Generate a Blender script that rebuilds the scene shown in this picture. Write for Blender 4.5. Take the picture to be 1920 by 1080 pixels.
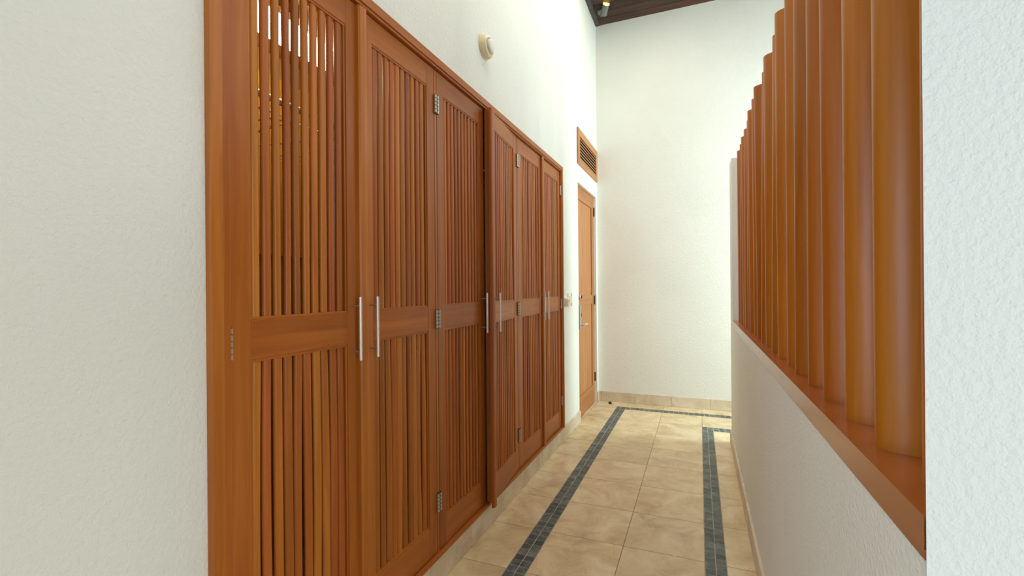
import bpy, bmesh, math, random
from mathutils import Vector, Matrix

for o in list(bpy.data.objects):
    bpy.data.objects.remove(o, do_unlink=True)
S = bpy.context.scene
COL = S.collection
R = math.radians
H = 1.35                                   # camera height

# ------------------------------------------------------------------ camera
YAW, PITCH, ROLL, FPX = 0.383235, 0.000545, -0.008226, 870.29
cy, sy = math.cos(YAW), math.sin(YAW)
fwd = Vector((-sy * math.cos(PITCH), cy * math.cos(PITCH), math.sin(PITCH)))
rt = Vector((cy, sy, 0.0)); up = rt.cross(fwd)
r2 = rt * math.cos(ROLL) + up * math.sin(ROLL)
u2 = up * math.cos(ROLL) - rt * math.sin(ROLL)
cam = bpy.data.cameras.new('camera')
cam.sensor_width = 36.0
cam.lens = 36.0 * FPX / 1920.0
cam.clip_start = 0.02
co = bpy.data.objects.new('camera', cam)
COL.objects.link(co)
co.matrix_world = Matrix(((r2.x, u2.x, -fwd.x, 0), (r2.y, u2.y, -fwd.y, 0), (r2.z, u2.z, -fwd.z, H), (0, 0, 0, 1)))
S.camera = co

# ------------------------------------------------------------------ world, lights, exposure
w = bpy.data.worlds.new('daylight'); S.world = w; w.use_nodes = True
bg = w.node_tree.nodes['Background']
bg.inputs[0].default_value = (1.0, 0.93, 0.86, 1); bg.inputs[1].default_value = 0.12
S.view_settings.view_transform = 'Standard'
S.view_settings.look = 'None'
S.view_settings.gamma = 1.0
S.view_settings.use_curve_mapping = False
S.view_settings.exposure = 0.06

def area(name, loc, target, sx, sz, power, color):
    l = bpy.data.lights.new(name, 'AREA'); l.shape = 'RECTANGLE'; l.size = sx; l.size_y = sz
    l.energy = power; l.color = color
    o = bpy.data.objects.new(name, l); COL.objects.link(o)
    o.location = loc
    o.rotation_euler = (Vector(target) - Vector(loc)).to_track_quat('-Z', 'Y').to_euler()
    return o
# daylight through the glazed doors behind the camera and the openings of the room on the right, plus added fill
area('daylight_behind_left', (-1.6, -3.4, 1.5), (0.2, 3.0, 1.2), 2.4, 2.4, 113, (0.62, 0.80, 1.0))
area('daylight_right_near', (3.6, -1.2, 1.7), (-1.1, 1.4, 1.5), 2.4, 2.4, 103, (0.90, 0.98, 1.0))  # unseen area light added at the near right, power fitted to the walls
area('daylight_passage', (2.4, 4.8, 1.9), (-0.2, 5.5, 1.7), 0.8, 3.0, 114, (0.78, 0.97, 1.0))
area('daylight_right_room', (3.0, 2.6, 4.1), (-1.0, 2.8, 1.3), 3.4, 0.6, 44, (0.84, 0.92, 1.0))
area('overhead_fill', (-0.42, 2.7, 4.46), (-0.42, 2.7, 0.0), 0.8, 4.0, 44, (1.0, 0.93, 0.80))  # unseen overhead area light, added to brighten the corridor floor

# ------------------------------------------------------------------ materials
def mat(name):
    m = bpy.data.materials.new(name); m.use_nodes = True
    nt = m.node_tree; b = nt.nodes['Principled BSDF']
    return m, nt, b
def N(nt, t, **kw):
    n = nt.nodes.new(t)
    for k, v in kw.items(): setattr(n, k, v)
    return n
def srgb(r, g, b):
    f = lambda c: (c / 255 / 12.92) if c / 255 <= .04045 else ((c / 255 + .055) / 1.055) ** 2.4
    return (f(r), f(g), f(b), 1)
def ramp(nt, stops):
    n = nt.nodes.new('ShaderNodeValToRGB'); e = n.color_ramp.elements
    while len(e) < len(stops): e.new(0.5)
    for i, (p, c) in enumerate(stops): e[i].position = p; e[i].color = c
    return n

def stucco(name, col, scale=100, strength=.58, dist=.005):
    m, nt, b = mat(name)
    tc = N(nt, 'ShaderNodeTexCoord')
    mp = N(nt, 'ShaderNodeMapping'); mp.inputs['Scale'].default_value = (1, 1, .95)
    nt.links.new(tc.outputs['Object'], mp.inputs[0])
    n1 = N(nt, 'ShaderNodeTexNoise'); n1.inputs['Scale'].default_value = scale; n1.inputs['Detail'].default_value = 3
    n2 = N(nt, 'ShaderNodeTexNoise'); n2.inputs['Scale'].default_value = scale * 3.1; n2.inputs['Detail'].default_value = 2
    n3 = N(nt, 'ShaderNodeTexNoise'); n3.inputs['Scale'].default_value = 1.6; n3.inputs['Detail'].default_value = 2
    for n in (n1, n2, n3): nt.links.new(mp.outputs[0], n.inputs['Vector'])
    a = N(nt, 'ShaderNodeMath', operation='MULTIPLY_ADD'); a.inputs[1].default_value = .3
    nt.links.new(n2.outputs['Fac'], a.inputs[0]); nt.links.new(n1.outputs['Fac'], a.inputs[2])
    bp = N(nt, 'ShaderNodeBump'); bp.inputs['Strength'].default_value = strength; bp.inputs['Distance'].default_value = dist
    nt.links.new(a.outputs[0], bp.inputs['Height']); nt.links.new(bp.outputs[0], b.inputs['Normal'])
    c2 = tuple(x * .95 for x in col[:3]) + (1,)
    rp = ramp(nt, [(.3, c2), (.7, col)])
    nt.links.new(n3.outputs['Fac'], rp.inputs[0]); nt.links.new(rp.outputs[0], b.inputs['Base Color'])
    b.inputs['Roughness'].default_value = .7
    b.inputs['Specular IOR Level'].default_value = .3
    return m

def wood(name, dark, mid, light, axis='Z', rough=.4, grain=1.0, island=0.0, objrand=0.0, spec=.36, coat=0.0):
    m, nt, b = mat(name)
    tc = N(nt, 'ShaderNodeTexCoord'); mp = N(nt, 'ShaderNodeMapping')
    s = {'Z': (26, 26, 1.3), 'Y': (26, 1.3, 26), 'X': (1.3, 26, 26)}[axis]
    mp.inputs['Scale'].default_value = s
    geo = N(nt, 'ShaderNodeNewGeometry'); oi = N(nt, 'ShaderNodeObjectInfo')
    off = N(nt, 'ShaderNodeMath', operation='ADD')
    nt.links.new(geo.outputs['Random Per Island'], off.inputs[0]); nt.links.new(oi.outputs['Random'], off.inputs[1])
    sc = N(nt, 'ShaderNodeMath', operation='MULTIPLY'); sc.inputs[1].default_value = 37.0
    nt.links.new(off.outputs[0], sc.inputs[0])
    cmb = N(nt, 'ShaderNodeCombineXYZ')
    for i in range(3): nt.links.new(sc.outputs[0], cmb.inputs[i])
    nt.links.new(cmb.outputs[0], mp.inputs['Location'])
    nt.links.new(tc.outputs['Object'], mp.inputs[0])
    n1 = N(nt, 'ShaderNodeTexNoise'); n1.inputs['Scale'].default_value = 1.0; n1.inputs['Detail'].default_value = 6
    n1.inputs['Roughness'].default_value = .6; n1.inputs['Distortion'].default_value = .8
    nt.links.new(mp.outputs[0], n1.inputs['Vector'])
    mp2 = N(nt, 'ShaderNodeMapping'); mp2.inputs['Scale'].default_value = tuple(.12 * v for v in s)
    nt.links.new(tc.outputs['Object'], mp2.inputs[0]); nt.links.new(cmb.outputs[0], mp2.inputs['Location'])
    n2 = N(nt, 'ShaderNodeTexNoise'); n2.inputs['Scale'].default_value = 1.0; n2.inputs['Detail'].default_value = 3
    nt.links.new(mp2.outputs[0], n2.inputs['Vector'])
    mx = N(nt, 'ShaderNodeMath', operation='MULTIPLY_ADD'); mx.inputs[1].default_value = .55
    hf = N(nt, 'ShaderNodeMath', operation='MULTIPLY'); hf.inputs[1].default_value = .45
    nt.links.new(n2.outputs['Fac'], hf.inputs[0])
    nt.links.new(n1.outputs['Fac'], mx.inputs[0]); nt.links.new(hf.outputs[0], mx.inputs[2])
    rp = ramp(nt, [(.5 - .2 / grain, dark), (.5, mid), (.5 + .2 / grain, light)])
    nt.links.new(mx.outputs[0], rp.inputs[0])
    hsv = N(nt, 'ShaderNodeHueSaturation')
    nt.links.new(rp.outputs[0], hsv.inputs['Color'])
    mr = N(nt, 'ShaderNodeMapRange')
    nt.links.new(geo.outputs['Random Per Island'] if island else oi.outputs['Random'], mr.inputs[0])
    v = island or objrand
    mr.inputs['To Min'].default_value = 1 - v; mr.inputs['To Max'].default_value = 1 + v
    nt.links.new(mr.outputs[0], hsv.inputs['Value'])
    wn = N(nt, 'ShaderNodeTexWhiteNoise', noise_dimensions='1D')
    nt.links.new(sc.outputs[0], wn.inputs['W'])
    mr2 = N(nt, 'ShaderNodeMapRange'); mr2.inputs['To Min'].default_value = .5 - .05 * v; mr2.inputs['To Max'].default_value = .5 + .05 * v
    nt.links.new(wn.outputs['Value'], mr2.inputs[0]); nt.links.new(mr2.outputs[0], hsv.inputs['Hue'])
    nt.links.new(hsv.outputs[0], b.inputs['Base Color'])
    b.inputs['Roughness'].default_value = rough; b.inputs['Specular IOR Level'].default_value = spec
    b.inputs['Coat Weight'].default_value = coat; b.inputs['Coat Roughness'].default_value = .28
    bp = N(nt, 'ShaderNodeBump'); bp.inputs['Strength'].default_value = .15; bp.inputs['Distance'].default_value = .001
    nt.links.new(n1.outputs['Fac'], bp.inputs['Height']); nt.links.new(bp.outputs[0], b.inputs['Normal'])
    return m

def stone(name, c1, c2, c3, rough=.35, island=.06, scale=5, spec=.4):
    m, nt, b = mat(name)
    tc = N(nt, 'ShaderNodeTexCoord'); geo = N(nt, 'ShaderNodeNewGeometry')
    sc = N(nt, 'ShaderNodeMath', operation='MULTIPLY'); sc.inputs[1].default_value = 23.0
    nt.links.new(geo.outputs['Random Per Island'], sc.inputs[0])
    n1 = N(nt, 'ShaderNodeTexNoise', noise_dimensions='4D'); n1.inputs['Scale'].default_value = scale
    n1.inputs['Detail'].default_value = 8; n1.inputs['Roughness'].default_value = .65; n1.inputs['Distortion'].default_value = .7
    nt.links.new(tc.outputs['Object'], n1.inputs['Vector']); nt.links.new(sc.outputs[0], n1.inputs['W'])
    rp = ramp(nt, [(.32, c1), (.5, c2), (.68, c3)])
    nt.links.new(n1.outputs['Fac'], rp.inputs[0])
    # small pits
    n2 = N(nt, 'ShaderNodeTexNoise'); n2.inputs['Scale'].default_value = scale * 14; n2.inputs['Detail'].default_value = 2
    nt.links.new(tc.outputs['Object'], n2.inputs['Vector'])
    r3 = ramp(nt, [(.28, (.6, .56, .5, 1)), (.36, (1, 1, 1, 1))])
    nt.links.new(n2.outputs['Fac'], r3.inputs[0])
    mm = N(nt, 'ShaderNodeMix', data_type='RGBA', blend_type='MULTIPLY'); mm.inputs[0].default_value = .6
    nt.links.new(rp.outputs[0], mm.inputs[6]); nt.links.new(r3.outputs[0], mm.inputs[7])
    hsv = N(nt, 'ShaderNodeHueSaturation'); nt.links.new(mm.outputs[2], hsv.inputs['Color'])
    mr = N(nt, 'ShaderNodeMapRange'); mr.inputs['To Min'].default_value = 1 - island; mr.inputs['To Max'].default_value = 1 + island
    nt.links.new(geo.outputs['Random Per Island'], mr.inputs[0]); nt.links.new(mr.outputs[0], hsv.inputs['Value'])
    nt.links.new(hsv.outputs[0], b.inputs['Base Color'])
    b.inputs['Roughness'].default_value = rough; b.inputs['Specular IOR Level'].default_value = spec
    return m

def plain(name, col, rough=.5, metal=0.0, spec=.5, emit=None, es=0):
    m, nt, b = mat(name)
    n1 = N(nt, 'ShaderNodeTexNoise'); n1.inputs['Scale'].default_value = 40
    rp = ramp(nt, [(.3, tuple(x * .93 for x in col[:3]) + (1,)), (.7, col)])
    nt.links.new(n1.outputs['Fac'], rp.inputs[0]); nt.links.new(rp.outputs[0], b.inputs['Base Color'])
    b.inputs['Roughness'].default_value = rough; b.inputs['Metallic'].default_value = metal
    b.inputs['Specular IOR Level'].default_value = spec
    if emit: b.inputs['Emission Color'].default_value = emit; b.inputs['Emission Strength'].default_value = es
    return m

M = {}
M['stucco'] = stucco('white_stucco', srgb(236, 236, 226))
M['stucco_near'] = M['stucco']
WD, WM, WL = srgb(138, 70, 18), srgb(168, 93, 28), srgb(190, 115, 44)
M['wz'] = wood('cedar_vertical', WD, WM, WL, 'Z', objrand=.05)
M['wy'] = wood('cedar_horizontal', WD, WM, WL, 'Y', objrand=.05)
M['slat'] = wood('cedar_slats', WD, WM, WL, 'Z', island=.2, rough=.4)
M['orange'] = wood('cedar_cover_strip', srgb(150, 80, 20), srgb(176, 100, 30), srgb(196, 118, 44), 'Z', objrand=.04)
M['post'] = wood('varnished_post', srgb(142, 74, 10), srgb(170, 95, 18), srgb(188, 112, 32), 'Z', objrand=.10, rough=.40, spec=.34, coat=.12)
M['sill'] = wood('varnished_sill', srgb(136, 68, 20), srgb(156, 82, 28), srgb(170, 98, 38), 'Y', rough=.28, spec=.5, coat=.5)
M['door'] = wood('door_cedar', srgb(160, 100, 56), srgb(184, 122, 70), srgb(204, 144, 92), 'Z', island=.06)
M['doory'] = wood('door_cedar_rail', srgb(160, 100, 56), srgb(184, 122, 70), srgb(204, 144, 92), 'Y', island=.04)
M['inner'] = wood('closet_inside_board', srgb(150, 95, 40), srgb(176, 118, 54), srgb(196, 138, 70), 'Z', rough=.6)
M['ceil'] = wood('dark_stained_ceiling_boards', srgb(34, 24, 18), srgb(62, 40, 28), srgb(98, 62, 42), 'X', island=.25, rough=.6)
M['beam'] = wood('dark_stained_beam', srgb(44, 40, 36), srgb(70, 64, 58), srgb(90, 84, 78), 'Y', rough=.6)
M['tile'] = stone('travertine_tiles', srgb(194, 166, 124), srgb(220, 196, 154), srgb(236, 218, 184), rough=.32)
M['base'] = stone('travertine_skirting', srgb(196, 176, 146), srgb(214, 198, 170), srgb(226, 214, 190), rough=.45)
M['grout'] = stone('grout', srgb(168, 142, 108), srgb(182, 156, 120), srgb(192, 168, 134), rough=.9)
M['lgrout'] = stone('pale_grout', srgb(190, 184, 166), srgb(200, 194, 178), srgb(212, 206, 190), rough=.9)
M['mosaic'] = stone('slate_mosaic', srgb(58, 64, 62), srgb(86, 94, 90), srgb(122, 128, 120), rough=.45, island=.38, scale=16)
M['steel'] = plain('brushed_steel', srgb(228, 226, 218), .38, .75)
M['nickel'] = plain('aged_nickel', srgb(190, 182, 164), .4, .85)
M['dark'] = plain('dark_bronze', srgb(60, 46, 34), .45, .6)
M['cream'] = plain('cream_plastic', srgb(232, 218, 178), .4)
M['white'] = plain('white_plastic', srgb(238, 236, 222), .4)
M['salmon'] = plain('beige_plastic', srgb(250, 232, 212), .4)
M['black'] = plain('black_gap', srgb(20, 16, 12), .8)
M['grey'] = plain('grey_painted_metal', srgb(118, 118, 112), .45, .3)
M['glow'] = plain('lamp_glow', srgb(255, 220, 130), .5, emit=srgb(255, 190, 90), es=5.0)
M['tube'] = plain('tube_glow', srgb(240, 255, 245), .5, emit=(.85, 1.0, .92, 1), es=14.0)
M['amber'] = plain('amber_board', srgb(214, 140, 20), .5)

# ------------------------------------------------------------------ mesh helpers
class MB:
    def __init__(s): s.bm = bmesh.new(); s.mats = []
    def mi(s, m):
        if m not in s.mats: s.mats.append(m)
        return s.mats.index(m)
    def faces_add(s, vs, fs, m, smooth=False):
        k = s.mi(m); bv = [s.bm.verts.new(v) for v in vs]
        for f in fs:
            try:
                fc = s.bm.faces.new([bv[i] for i in f]); fc.material_index = k; fc.smooth = smooth
            except ValueError: pass
        return bv
    def box(s, a, b, m, bev=0.0, seg=2):
        x0, x1 = sorted((a[0], b[0])); y0, y1 = sorted((a[1], b[1])); z0, z1 = sorted((a[2], b[2]))
        bv = s.faces_add([(x0, y0, z0), (x1, y0, z0), (x1, y1, z0), (x0, y1, z0), (x0, y0, z1), (x1, y0, z1), (x1, y1, z1), (x0, y1, z1)],
                         [(0, 3, 2, 1), (4, 5, 6, 7), (0, 1, 5, 4), (1, 2, 6, 5), (2, 3, 7, 6), (3, 0, 4, 7)], m)
        if bev > 0:
            es = {e for v in bv for e in v.link_edges}
            bmesh.ops.bevel(s.bm, geom=list(es), offset=bev, segments=seg, affect='EDGES', profile=.6)
    def prism(s, rings, m, smooth=True, cap=True):
        """rings: list of equal-length closed loops of points"""
        n = len(rings[0]); vs = [p for r in rings for p in r]; fs = []
        for k in range(len(rings) - 1):
            for i in range(n):
                j = (i + 1) % n
                fs.append((k * n + i, k * n + j, (k + 1) * n + j, (k + 1) * n + i))
        kk = s.mi(m); bv = [s.bm.verts.new(v) for v in vs]
        for f in fs:
            fc = s.bm.faces.new([bv[i] for i in f]); fc.material_index = kk; fc.smooth = smooth
        if cap:
            for ring, rev in ((rings[0], True), (rings[-1], False)):      # own vertices, so the rim stays crisp
                cv = [s.bm.verts.new(v) for v in ring]
                a = s.bm.faces.new(list(reversed(cv)) if rev else cv); a.material_index = kk
    def tube(s, p0, p1, r, m, n=16, r1=None):
        p0, p1 = Vector(p0), Vector(p1); d = (p1 - p0).normalized()
        u = d.orthogonal().normalized(); v = d.cross(u)
        rr = []
        for p, q in ((p0, r), (p1, r if r1 is None else r1)):
            rr.append([p + (u * math.cos(2 * math.pi * i / n) + v * math.sin(2 * math.pi * i / n)) * q for i in range(n)])
        s.prism(rr, m)
    def lathe(s, p, axis, prof, m, n=40):
        """prof: (distance along axis, radius)"""
        p = Vector(p); d = Vector(axis).normalized(); u = d.orthogonal().normalized(); v = d.cross(u)
        s.prism([[p + d * t + (u * math.cos(2 * math.pi * i / n) + v * math.sin(2 * math.pi * i / n)) * max(r, 1e-4) for i in range(n)] for t, r in prof], m)
    def build(s, name, parent=None, loc=(0, 0, 0)):
        bmesh.ops.recalc_face_normals(s.bm, faces=s.bm.faces[:])
        me = bpy.data.meshes.new(name); s.bm.to_mesh(me); s.bm.free()
        for m in s.mats: me.materials.append(m)
        o = bpy.data.objects.new(name, me); COL.objects.link(o); o.location = loc
        if parent: o.parent = parent
        return o

def tag(o, label=None, cat=None, group=None, kind=None):
    if label: o['label'] = label
    if cat: o['category'] = cat
    if group: o['group'] = group
    if kind: o['kind'] = kind
    return o
def empty(name, loc=(0, 0, 0), rz=0):
    o = bpy.data.objects.new(name, None); COL.objects.link(o); o.location = loc; o.rotation_euler = (0, 0, rz)
    o.empty_display_size = .1
    return o
def struct(o, label, cat): return tag(o, label, cat, None, 'structure')

# key planes
XW = -1.125          # left wall face
XR = 0.25            # right half wall face
YB = 5.535           # back wall face
ZC = 4.475           # ceiling
YN = -3.0            # behind the camera
XF = 5.0             # far side of the room on the right
CY0, CY1, CZ0, CZ1 = .785, 3.965, .12, 2.405        # closet opening
DY0, DY1, DZ1 = 4.58, 5.455, 2.415                 # door opening

# ------------------------------------------------------------------ walls
b = MB(); T = .75
def wl(y0, y1, z0, z1, t=T): b.box((XW - t, y0, z0), (XW, y1, z1), M['stucco'])
wl(-.45, CY0, 0, ZC); wl(CY0, CY1, 0, CZ0); wl(CY0, CY1, CZ1, ZC); wl(CY1, DY0, 0, ZC)
wl(DY0, DY1, DZ1, ZC); b.box((XW - T, DY0, 0), (XW - .08, DY1, DZ1), M['black']); wl(DY1, YB, 0, ZC)  # black block behind the door, added to stop light leaking under it
struct(b.build('wall_left'), 'white stuccoed wall around the slatted closet', 'wall')
b = MB(); b.box((XW - T, YB, 0), (XF, YB + .2, ZC), M['stucco'])
struct(b.build('wall_back'), 'tall white stuccoed wall at the end of the corridor', 'wall')
b = MB(); t2 = .25
pf = [(XR, .7005), (XF, .7005), (XF, .755), (XR + .06, .755), (XR + .001, .7030)]
b.prism([[(x, y, z) for x, y in pf] for z in (0, ZC)], M['stucco'], smooth=False)
struct(b.build('wall_right'), 'tall white stuccoed wall facing the camera at the near right', 'wall')
b = MB(); b.prism([[(x, y, z) for x, y in ((XR + .0005, .7045), (XR + .06, .7565), (XR + t2, .7565), (XR + t2, 4.42), (XR + .0005, 4.42))] for z in (0, 1.03)], M['stucco'], smooth=False)
struct(b.build('wall_right_low'), 'low white wall under the wooden posts', 'wall')
b = MB(); b.box((XR, 4.20, 1.0301), (XR + t2, 4.42, 2.405), M['stucco'], .01, 3)
struct(b.build('wall_right_end'), 'short white stuccoed pillar at the far end of the post screen', 'wall')
# ceiling boards run across, beams run along
b = MB(); y = YN
while y < YB:
    b.box((XW - T, y + .003, ZC), (XF, min(y + .14, YB + .2) - .003, ZC + .03), M['ceil']); y += .14
b.box((XW - T, YN, ZC + .03), (XF, YB + .2, ZC + .05), M['black'])
struct(b.build('ceiling'), 'dark stained board ceiling', 'ceiling')

# ------------------------------------------------------------------ floor
G = .0022
xs_c = [-.771, -.3775, .0158]
yg = [2.46 + .397 * k for k in range(-14, 8)]
b = MB()
b.box((XW - .03, YN, -.08), (XF, YB + .01, -.004), M['grout'])
def tl(x0, x1, y0, y1):
    if x1 - x0 < .012 or y1 - y0 < .012: return
    b.box((x0 + G / 2, y0 + G / 2, -.0045), (x1 - G / 2, y1 - G / 2, 0), M['tile'], .0008, 1)
def rowcut(x0, x1, ya, yb):
    ys = [ya] + [v for v in yg if ya + .01 < v < yb - .01] + [yb]
    for i in range(len(ys) - 1): tl(x0, x1, ys[i], ys[i + 1])
rowcut(XW, -.872, YN, 5.329)                      # left margin
tl(XW - .03, XW, DY0, 4.05 + .397 * 3)            # door threshold
tl(XW - .03, XW, 4.05 + .397 * 3, DY1)
for i in range(2): rowcut(xs_c[i], xs_c[i + 1], YN, 5.228)
rowcut(.113, XR + .02, YN, 4.717)                 # right margin
xs = [XW] + [-.771 + .3935 * k for k in range(0, 14)]
for i in range(len(xs) - 1): tl(xs[i], xs[i + 1], 5.329, YB)      # back margin
for k in range(12):                               # the passage that turns right
    tl(.0158 + .3935 * k, .0158 + .3935 * (k + 1), 4.833, 5.228)
for k in range(12):
    rowcut(.27 + .397 * k, .27 + .397 * (k + 1), YN, 4.717)
struct(b.build('floor'), 'beige travertine tile floor with dark mosaic bands', 'floor')

def mosaic(segs, name, label):
    """segs: (x0,y0,x1,y1) long bands two tiles wide"""
    b = MB(); g = .0022
    rnd = random.Random(4)
    for x0, y0, x1, y1 in segs:
        b.box((x0, y0, -.0042), (x1, y1, -.0012), M['lgrout'])
        if x1 - x0 > y1 - y0:
            n = max(1, round((x1 - x0) / .0505)); s_ = (x1 - x0) / n; hw = (y1 - y0) / 2
            cells = [(x0 + i * s_, y0 + j * hw, x0 + (i + 1) * s_, y0 + (j + 1) * hw) for i in range(n) for j in range(2)]
        else:
            n = max(1, round((y1 - y0) / .0505)); s_ = (y1 - y0) / n; hw = (x1 - x0) / 2
            cells = [(x0 + j * hw, y0 + i * s_, x0 + (j + 1) * hw, y0 + (i + 1) * s_) for i in range(n) for j in range(2)]
        for c in cells:
            d = [rnd.uniform(-.0006, .0006) for _ in range(4)]
            b.box((c[0] + g / 2 + d[0], c[1] + g / 2 + d[1], -.004), (c[2] - g / 2 + d[2], c[3] - g / 2 + d[3], .0002), M['mosaic'], .0006, 1)
    struct(b.build(name), label, 'mosaic band')
mosaic([(-.872, YN, -.771, 5.329), (-.771, 5.228, XF, 5.329)], 'trim_1', 'dark slate mosaic band along the closet and the back wall')
mosaic([(.0158, YN, .113, 4.833), (.113, 4.717, XF, 4.833)], 'trim_2', 'dark slate mosaic band beside the low wall')

# ------------------------------------------------------------------ skirting
def skirt(name, label, axis, fixed, a0, a1, side, h=.117, t=.013, joint=.397, off=0.0):
    b = MB(); ps = [a0]; v = off
    while v < a1:
        if v > a0 + .02: ps.append(v)
        v += joint
    ps.append(a1)
    for i in range(len(ps) - 1):
        p, q = ps[i] + .0008, ps[i + 1] - .0008
        if axis == 'y': b.box((fixed - .004 * side, p, 0), (fixed + t * side, q, h), M['base'], .002, 1)
        else: b.box((p, fixed - .004 * side, 0), (q, fixed + t * side, h), M['base'], .002, 1)
    return struct(b.build(name), label, 'skirting')
bb = MB()
for a0, a1 in ((YN, DY0), (DY1 + .0, YB - .013)):
    ps = [a0] + [2.56 + .397 * k for k in range(-16, 9) if a0 + .02 < 2.56 + .397 * k < a1 - .02] + [a1]
    for i in range(len(ps) - 1):
        bb.box((XW - .004, ps[i] + .0008, 0), (XW + .013, ps[i + 1] - .0008, .117), M['base'], .002, 1)
struct(bb.build('baseboard_left'), 'cream stone skirting under the closet', 'skirting')
skirt('baseboard_back', 'cream stone skirting along the back wall', 'x', YB, XW + .001, XF, -1, off=-1.09 + .0)
bb = MB()
ps = [.704] + [2.46 + .397 * k for k in range(-4, 5)] + [4.433]
for i in range(len(ps) - 1):
    bb.box((XR + .004, ps[i] + .0008, 0), (XR - .012, ps[i + 1] - .0008, .112), M['base'], .002, 1)
bb.box((XR - .012, 4.418, 0), (XR + t2, 4.433, .112), M['base'], .002, 1)
struct(bb.build('baseboard_right'), 'cream stone skirting at the foot of the low wall', 'skirting')

# ------------------------------------------------------------------ closet
closet = empty('closet', (XW, (CY0 + CY1) / 2, .117))
tag(closet, 'long built-in closet with six reddish brown wooden doors of thin upright slats', 'closet')
cl = Vector(closet.location)
def put(o):          # parent to the closet keeping world coordinates of the mesh
    o.parent = closet; o.location = -cl + Vector(o.location); return o
XD = -1.127
YM = [(1.852, 1.873), (2.887, 2.910)]
FY0, FY1, FZ0, FZ1 = .777, 3.972, .118, 2.413
b = MB(); wz, wy = M['wz'], M['wy']
# front casing: outer bead and inner flat, each side
def cas(y0, y1, z0, z1, x1, m, x0=XW - .04, bv=.003): b.box((x0, y0, z0), (x1, y1, z1), m, bv)
cas(FY0, FY0 + .034, FZ0, FZ1, -1.106, wz); cas(FY0 + .030, FY0 + .058, FZ0 + .01, FZ1 - .03, -1.113, wz)
cas(FY1 - .030, FY1, FZ0, FZ1, -1.106, wz); cas(FY1 - .045, FY1 - .027, FZ0 + .01, FZ1 - .03, -1.113, wz)
cas(FY0, FY1, FZ1 - .036, FZ1, -1.105, wy); cas(FY0 + .03, FY1 - .03, FZ1 - .046, FZ1 - .033, -1.112, wy)
cas(FY0, FY1, FZ0, FZ0 + .016, -1.109, wy)
for y0, y1 in YM: cas(y0 + .002, y1 - .002, FZ0 + .016, FZ1 - .05, XD, wz, x0=XD - .05, bv=.001)
cas(CY0 + .001, CY1 - .001, FZ0 + .003, FZ0 + .019, XD - .03, wy, x0=XD - .06)
put(b.build('frame'))
# carcass behind the doors
b = MB(); Xb = XW - .62; wi = M['inner']
b.box((Xb, CY0 + .003, CZ0 + .004), (Xb + .018, CY1 - .003, CZ1 - .004), M['inner'])
for y in (CY0 + .003, CY1 - .021): b.box((Xb, y, CZ0 + .004), (XD - .05, y + .018, CZ1 - .004), wi)
for y0, y1 in YM: b.box((Xb, (y0 + y1) / 2 - .009, CZ0 + .004), (XD - .05, (y0 + y1) / 2 + .009, CZ1 - .004), M['white'])
b.box((Xb, CY0 + .003, CZ0 + .004), (XD - .05, CY1 - .003, CZ0 + .022), wi)
b.box((Xb, CY0 + .003, CZ1 - .022), (XD - .05, CY1 - .003, CZ1 - .004), M['inner'])
for y0, y1 in ((1.872, 2.88), (2.91, 3.94)): b.box((Xb + .018, y0, 2.10), (XD - .15, y1, 2.118), wi)
put(b.build('carcass'))
b = MB()
for y0, y1, x in ((.806, 1.853, -1.40), (1.872, 2.889, -1.42), (2.908, 3.943, -1.42)):
    b.tube((x, y0, 2.03), (x, y1, 2.03), .0125, M['steel'], 14)
    for yy in (y0 + .004, y1 - .004): b.tube((x, yy - .003, 2.03), (x, yy + .003, 2.03), .025, M['steel'], 14)
put(b.build('clothes_rail'))
b = MB()
b.box((-1.41, 1.10, 2.318), (-1.352, 1.48, 2.345), M['white'], .004)
for yy in (1.2, 1.42): b.tube((-1.381, yy, 2.33), (-1.381, yy, CZ1 - .021), .006, M['white'], 10)
o = put(b.build('light_fitting')); tag(o, 'white lamp housing seen through the slats')
b = MB(); b.box((-1.40, 1.115, 2.235), (-1.362, 1.465, 2.320), M['tube'], .006)
tb = b.build('diffuser'); tb.parent = o
b = MB(); b.box((Xb + .02, .83, 1.50), (Xb + .036, 1.80, 2.28), M['amber'], .003)
put(b.build('amber_panel'))['label'] = 'amber back panel glimpsed through the slats'

DW = .5035; DB, DT = .139, 2.364
rnd = random.Random(11)
def slat_panel(name, d, parent, z0, z1, t0, t1, n, warp, seed, ang=0, idx0=False):
    b = MB(); r = random.Random(seed)
    pitch = (t1 - t0) / n
    for i in range(n):
        c = t0 + pitch * (i + .5)
        hw = pitch * .425 * r.uniform(.95, 1.05); ht = .0088
        if idx0 and i in (2, 3, 4): hw *= .86
        if seed % 100 >= 2: hw *= .90; ht = .0100
        a0 = R(ang + r.uniform(-6, 6)); tw = R(r.uniform(-1, 1) * 8 * warp); bow = r.uniform(-1, 1) * .0045 * warp
        lean = r.uniform(-1, 1) * .0045 * warp; bx = r.uniform(-1, 1) * .003 * warp
        rings = []; K = 10; n_ = 14
        for k in range(K + 1):
            u = k / K; z = z0 + (z1 - z0) * u
            a = a0 + tw * (u - .5) * 2
            cyy = c + bow * math.sin(math.pi * u) + lean * (u - .5)
            cx = -.0145 + bx * math.sin(math.pi * u)
            ring = []
            for q in range(n_):
                th = 2 * math.pi * q / n_
                ex = math.copysign(abs(math.cos(th)) ** .75, math.cos(th)) * hw
                ey = math.copysign(abs(math.sin(th)) ** .85, math.sin(th)) * ht
                # world-y along the door; rotate so the far edge stands proud of the near edge
                yy = ex * math.cos(a) - ey * math.sin(a); xx = ex * math.sin(a) + ey * math.cos(a)
                ring.append((cx + xx, d * cyy + yy, z))
            rings.append(ring)
        b.prism(rings, M['slat'])
    o = b.build(name, parent); return o

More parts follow.
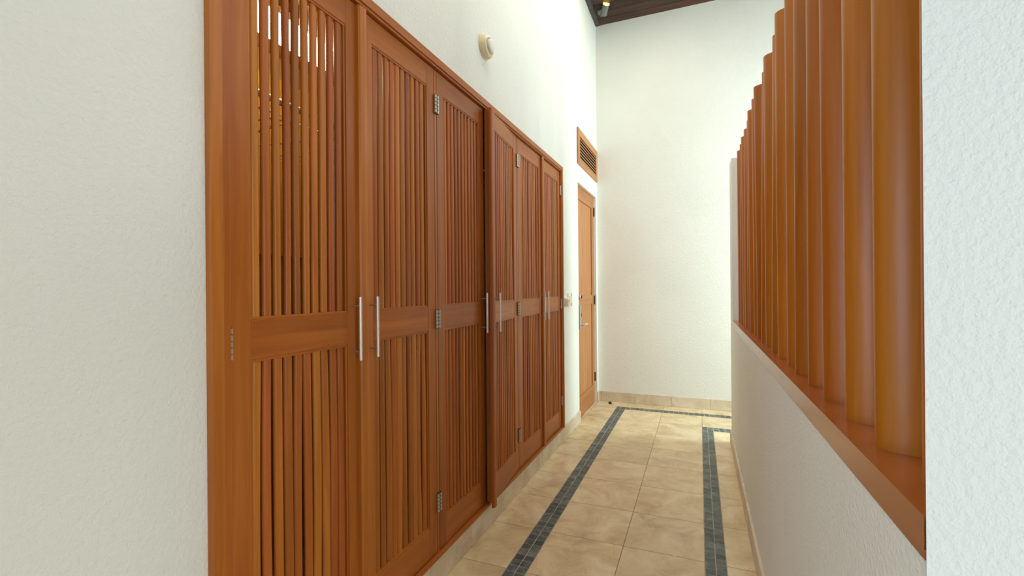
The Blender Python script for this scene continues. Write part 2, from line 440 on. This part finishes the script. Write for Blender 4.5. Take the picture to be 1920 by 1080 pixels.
def make_door(idx, yh, d, warpu, warpl, cover=False, rot=0.0, label=None):
    h = DT - DB
    b = MB()
    S0, S1 = .063, DW - .064          # opening
    zo = [(.136, 1.022), (1.130, h - .096)]
    th = .036
    def bx(t0, t1, z0, z1, m, xa=-th, xb=0.0, bv=.0018): b.box((xa, d * t0, z0), (xb, d * t1, z1), m, bv)
    bx(.0015, S0, 0, h, M['wz']); bx(S1, DW - .0015, 0, h, M['wz'])
    for z0, z1 in ((0, zo[0][0]), (zo[0][1], zo[1][0]), (zo[1][1], h)): bx(S0 - .001, S1 + .001, z0, z1, M['wy'], xb=-.0008)
    # beading round each opening
    e = .008
    for z0, z1 in zo:
        bx(S0, S0 + e, z0, z1, M['wz'], -.030, -.004, .001); bx(S1 - e, S1, z0, z1, M['wz'], -.030, -.004, .001)
        bx(S0, S1, z0, z0 + e, M['wy'], -.030, -.003, .001); bx(S0, S1, z1 - e, z1, M['wy'], -.030, -.003, .001)
    door = b.build('door', closet)
    door.location = Vector((XD, yh, DB)) - cl
    door.rotation_euler = (0, 0, rot)
    if label: door['label'] = label
    slat_panel('slat_panel', d, door, zo[1][0] + .002, zo[1][1] - .002, S0 + e, S1 - e, 10, warpu, 100 + idx, ang=-11 if idx == 0 else 0, idx0=(idx == 0))
    slat_panel('slat_panel', d, door, zo[0][0] + .002, zo[0][1] - .002, S0 + e, S1 - e, 10, warpl, 200 + idx)
    # bar handle
    b = MB(); tp = DW - .042
    b.tube((.036, d * tp, 1.104 - DB), (.036, d * tp, 1.324 - DB), .0055, M['steel'], 18)
    for z in (1.134, 1.293): b.tube((-.002, d * tp, z - DB), (.036, d * tp, z - DB), .0027, M['nickel'], 12)
    b.build('handle', door)['label'] = 'steel bar handle'
    for zc in (2.203, 1.211, .366):
        b = MB(); k = 5; hh = .085
        for q in range(k):
            z0 = zc - hh / 2 + q * hh / k
            b.tube((.006, 0, z0 - DB + .0012), (.006, 0, z0 + hh / k - DB - .0012), .0070, M['nickel'], 18)
        b.tube((.006, 0, zc - hh / 2 - DB - .001), (.006, 0, zc + hh / 2 - DB + .001), .0048, M['dark'], 12)
        b.box((-.012, d * .0006, zc - hh / 2 - DB), (.003, d * .004, zc + hh / 2 - DB), M['nickel'])
        b.build('hinge', door)['label'] = 'metal hinge'
    if cover:
        b = MB(); pr = []
        c0, c1, ex = DW - .022, DW + .024, .017
        pts = [(-.001, c0), (ex - .005, c0), (ex, c0 + .006), (ex + .002, (c0 + c1) / 2), (ex, c1 - .006), (ex - .005, c1), (-.001, c1)]
        b.prism([[(x, d * t, z) for x, t in pts] for z in (-.016, h - .002)], M['orange'] if idx == 1 else M['wz'], smooth=False)
        b.build('cover_strip', door)

    return door
make_door(0, .8365, 1, .35, 1.0)
make_door(1, 1.852, -1, .4, 1.3, cover=True)
make_door(2, 1.873, 1, .4, .6)
make_door(3, 2.887, -1, .9, .5, cover=True, rot=R(4.6), label='slatted door standing slightly ajar')
make_door(4, 2.910, 1, 1.0, .8)
make_door(5, 3.9255, -1, .6, .5, cover=True)

# hangers on the rail behind the first door
def hanger(y, rz):
    root = MB(); x = -1.40; zr = 2.03
    pts = []
    for i in range(9):
        a = R(-30 + 27.5 * i); pts.append(Vector((.018 * math.sin(a) * 1, 0, .018 * math.cos(a))))
    path = [Vector((.0, 0, -.055)), Vector((0, 0, -.03))] + [Vector((.0155 * math.cos(R(t)), 0, .0155 * math.sin(R(t)))) for t in (-90, -45, 0, 45, 90, 135, 180)]
    tri = [Vector((0, 0, -.055)), Vector((.19, 0, -.13)), Vector((.20, 0, -.145)), Vector((-.20, 0, -.145)), Vector((-.19, 0, -.13)), Vector((0, 0, -.055))]
    for pl in (path, tri):
        for i in range(len(pl) - 1): root.tube(pl[i], pl[i + 1], .0022, M['steel'], 8)
    o = root.build('clothes_hanger'); o.location = (x, y, zr - .001 ); o.rotation_euler = (0, 0, rz)
    tag(o, 'steel wire clothes hanger glinting behind the slats of the nearest closet door', 'hanger', 'hangers behind the nearest closet door')
for y, rz in ((1.04, .12), (1.13, -.1), (1.26, .2), (1.40, -.05), (1.52, .1)): hanger(y, rz)

# ------------------------------------------------------------------ entrance door
b = MB(); xd = XW - .028; xk = xd - .04
y0, y1 = DY0 + .006, DY1 - .006; z1 = DZ1 - .008
oy0, oy1 = y0 + .115, y1 - .10
zs = [(.005, .215), (1.165, 1.262), (2.272, z1)]
for a, c in ((y0, oy0), (oy1, y1)): b.box((xk, a, .005), (xd, c, z1), M['door'], .002)
for a, c in zs: b.box((xk, oy0 - .001, a), (xd - .0005, oy1 + .001, c), M['doory'], .0015)
for za, zb in ((.215, 1.165), (1.262, 2.272)):
    n = 6; wd = (oy1 - oy0) / n
    for i in range(n): b.box((xk + .008, oy0 + i * wd + .001, za - .002), (xd - .012, oy0 + (i + 1) * wd - .001, zb + .002), M['door'], .003, 2)
dr = struct(b.build('door_1'), 'wooden door of upright boards with a lever lock at the end of the left wall', 'door')
b = MB()
for a in (DY0 + .0005,): b.box((xk, a, .001), (xd - .01, a + .005, DZ1 - .0005), M['door'])
b.box((xk, DY1 - .0055, .001), (xd - .004, DY1 - .0005, DZ1 - .0005), M['door']); b.box((xk, DY0 + .001, DZ1 - .007), (xd + .002, DY1 - .001, DZ1 - .0005), M['door'])
b.build('door_frame', dr)
for zc in (2.242, 1.205, .301):
    b = MB(); b.tube((xd + .006, DY1 - .006, zc - .05), (xd + .006, DY1 - .006, zc + .05), .008, M['dark'], 14)
    b.build('hinge', dr)['label'] = 'dark bronze hinge'
b = MB(); xs_ = xd; yc = 4.71
pts = [(.0, .925), (.0, 1.17)]
b.box((xs_ - .001, yc - .03, .925), (xs_ + .020, yc + .03, 1.172), M['nickel'], .008, 3)
b.box((xs_ + .0195, yc + .008, 1.05), (xs_ + .022, yc + .02, 1.09), M['black'])
lock = b.build('lock_plate', dr); lock['label'] = 'nickel lock plate'
b = MB(); b.tube((xs_ + .018, yc + .004, .968), (xs_ + .058, yc + .004, .968), .011, M['steel'], 18)
b.tube((xs_ + .056, yc - .004, .968), (xs_ + .056, yc + .125, .968), .0105, M['steel'], 18)
b.build('lever', lock)
b = MB(); b.lathe((xs_, yc, 1.255), (1, 0, 0), [(-.001, .030), (.012, .030), (.020, .024), (.024, .02), (.024, .0005)], M['nickel'], 28)
b.box((xs_ + .022, yc - .003, 1.24), (xs_ + .034, yc + .003, 1.27), M['black'], .001)
b.build('deadbolt', dr)['label'] = 'round nickel deadbolt'

# ------------------------------------------------------------------ vent above the door
vent = empty('wall_vent', (XW, 5.03, 2.60))
tag(vent, 'wooden louvred vent in the left wall above the entrance door', 'vent')
vl = Vector(vent.location); vy0, vy1, vz0, vz1 = 4.555, 5.505, 2.596, 2.962
b = MB()
for q in (((XW, vy0, vz0), (XW + .016, vy0 + .075, vz1)), ((XW, vy1 - .07, vz0), (XW + .016, vy1, vz1))): b.box(*q, M['door'], .003)
for q in (((XW, vy0 + .07, vz0), (XW + .0155, vy1 - .065, vz0 + .062)), ((XW, vy0 + .07, vz1 - .072), (XW + .0155, vy1 - .065, vz1))): b.box(*q, M['doory'], .003)
o = b.build('frame', vent, -vl)
b = MB(); b.box((XW + .0005, vy0 + .06, vz0 + .05), (XW + .002, vy1 - .06, vz1 - .06), M['black']); b.build('backing', vent, -vl)
b = MB(); n = 7; za, zb = vz0 + .062, vz1 - .072
for i in range(n):
    z = za + (zb - za) * (i + .42) / n
    p = [(XW + .003, z + .008), (XW + .013, z - .010), (XW + .0145, z - .006), (XW + .0045, z + .013)]
    b.prism([[(x, y, zz) for x, zz in p] for y in (vy0 + .073, vy1 - .068)], M['doory'], smooth=False)
b.build('louvres', vent, -vl)

# ------------------------------------------------------------------ smoke detector
sd = empty('smoke_detector', (XW, 2.395, 2.722))
tag(sd, 'round cream smoke detector on the white wall above the closet', 'smoke detector')
b = MB(); b.lathe((0, 0, 0), (1, 0, 0), [(-.001, .068), (.006, .069), (.010, .067), (.010, .064)], M['cream'], 48); b.build('base', sd)
b = MB(); b.lathe((.010, 0, 0), (1, 0, 0), [(0, .064), (.012, .064), (.022, .059), (.027, .052), (.027, .040)], M['cream'], 48); b.build('body', sd)
b = MB()
for i in range(24):
    a = 2 * math.pi * i / 24; c = Vector((.0, .042 * math.cos(a), .042 * math.sin(a)))
    b.tube(c + Vector((.036, 0, 0)), c + Vector((.0395, 0, 0)), .0028, M['black'], 8)
b.lathe((.036, 0, 0), (1, 0, 0), [(0, .046), (.003, .046)], M['cream'], 40)
b.build('vent_ring', sd)
b = MB(); b.lathe((.037, 0, 0), (1, 0, 0), [(-.012, .036), (.010, .036), (.014, .033), (.016, .026), (.016, .0005)], M['white'], 40); b.build('cap', sd)

# ------------------------------------------------------------------ wall switches beside the door
sw = empty('card_switch', (XW, 4.10, 1.18))
tag(sw, 'small beige card holder box on the wall between the closet and the entrance door', 'switch')
b = MB(); b.box((0, -.045, 0), (.012, .055, .078), M['salmon'], .004); b.build('back_box', sw)
b = MB(); b.box((.011, -.038, .004), (.034, .048, .070), M['salmon'], .005, 3); b.build('cover', sw)
b = MB(); b.box((.0335, -.005, .01), (.0355, .03, .064), M['cream'], .001); b.build('slot', sw)
s2 = empty('light_switch', (XW, 4.235, 1.175))
tag(s2, 'flat white light switch plate between the closet and the entrance door', 'switch')
b = MB(); b.box((0, -.075, 0), (.008, .045, .125), M['white'], .003); b.build('plate', s2)
for dy in (-.045, -.005):
    b = MB(); b.box((.0075, dy, .03), (.013, dy + .03, .095), M['white'], .002); b.build('rocker', s2)
b = MB(); b.box((.0075, .030, .002), (.0095, .042, .123), M['dark']); b.build('shadow_strip', s2)  # dark strip stands in for the shadow at the plate's right edge

# ------------------------------------------------------------------ door stop
b = MB(); b.lathe((0, 0, 0), (0, 0, 1), [(0, .019), (.006, .020), (.016, .018), (.024, .011), (.027, .0005)], M['dark'], 28)
o = b.build('door_stop', None, (-.969, 5.42, .0)); tag(o, 'small dark round door stop on the floor near the back wall corner', 'door stop')

# ------------------------------------------------------------------ wooden post screen
scr = empty('post_screen', (.35, 2.45, 1.03))
tag(scr, 'tall screen of rounded varnished wooden posts standing on the low white wall', 'screen')
sl = Vector(scr.location)
b = MB()
b.prism([[(x, y, z) for x, y in ((.2492, .7040), (.310, .7565), (.50, .7565), (.50, 4.1995), (.2492, 4.1995))] for z in (1.0302, 1.071)], M['sill'], smooth=False)
b.box((.2493, .7035, 1.018), (.2520, 4.1995, 1.031), M['sill'], .0008)
b.build('sill', scr, -sl)
rp = random.Random(5)
offs = {6: -.003, 7: .012, 8: -.001, 9: .013, 10: -.010}
for i in range(-1, 18):
    a = R(rp.uniform(-7, 7)); bX, bY = .066, .043
    dx = rp.uniform(-.003, .003); tx = offs.get(i, rp.uniform(-.004, .004))
    rings = []; K = 14; n = 36
    hgt = 2.404 - 1.071
    tw = R(rp.uniform(-3, 3)); bow = rp.uniform(-.003, .003)
    for k in range(K + 1):
        u = k / K; rr = []
        for q in range(n):
            th = 2 * math.pi * q / n; ex, ey = bX * math.cos(th), bY * math.sin(th)
            aa = a + tw * u
            rr.append((ex * math.cos(aa) - ey * math.sin(aa) + dx + tx * u, ex * math.sin(aa) + ey * math.cos(aa) + bow * math.sin(math.pi * u), hgt * u))
        rings.append(rr)
    b = MB(); b.prism(rings, M['post'])
    b.build('post', scr, Vector((.350, .986 + .1783 * i, 1.0705)) - sl)

# ------------------------------------------------------------------ ceiling beam and spotlight
b = MB(); b.box((XW, YN, ZC - .005), (XW + .055, YB, ZC - .0005), M['beam'], .004)
tag(b.build('ceiling_beam'), 'dark timber beam along the top of the left wall', 'beam', kind='structure')
sp = empty('spotlight', (-.97, 5.20, ZC))
tag(sp, 'grey cylinder spotlight with a lit end under the dark ceiling corner', 'spotlight')
def P(x, y, z): return (x + .97, y - 5.20, z - ZC)
c0, c1 = Vector((-.965, 5.19, 4.392)), Vector((-.912, 5.10, 4.470))
b = MB(); d = (c1 - c0)
b.tube(P(*c0), P(*(c0 + d * .82)), .036, M['grey'], 28); b.tube(P(*(c0 - d * .08)), P(*c0), .024, M['grey'], 28, r1=.036)
b.build('lamp_body', sp)
b = MB(); b.tube(P(*(c0 + d * .82)), P(*(c0 + d * .9)), .034, M['glow'], 28); b.build('bulb', sp)['label'] = 'glowing lamp end'
b = MB(); b.tube(P(-1.0, 5.25, ZC - .002), P(-1.0, 5.25, ZC - .06), .012, M['grey'], 14)
b.tube(P(-1.0, 5.25, ZC - .06), P(-.965, 5.175, 4.395), .009, M['grey'], 12)
b.build('bracket', sp)
b = MB(); b.box(P(-1.0 - .04, 5.21, ZC - .02), P(-.96, 5.29, ZC), M['grey'], .003); b.build('mount', sp)
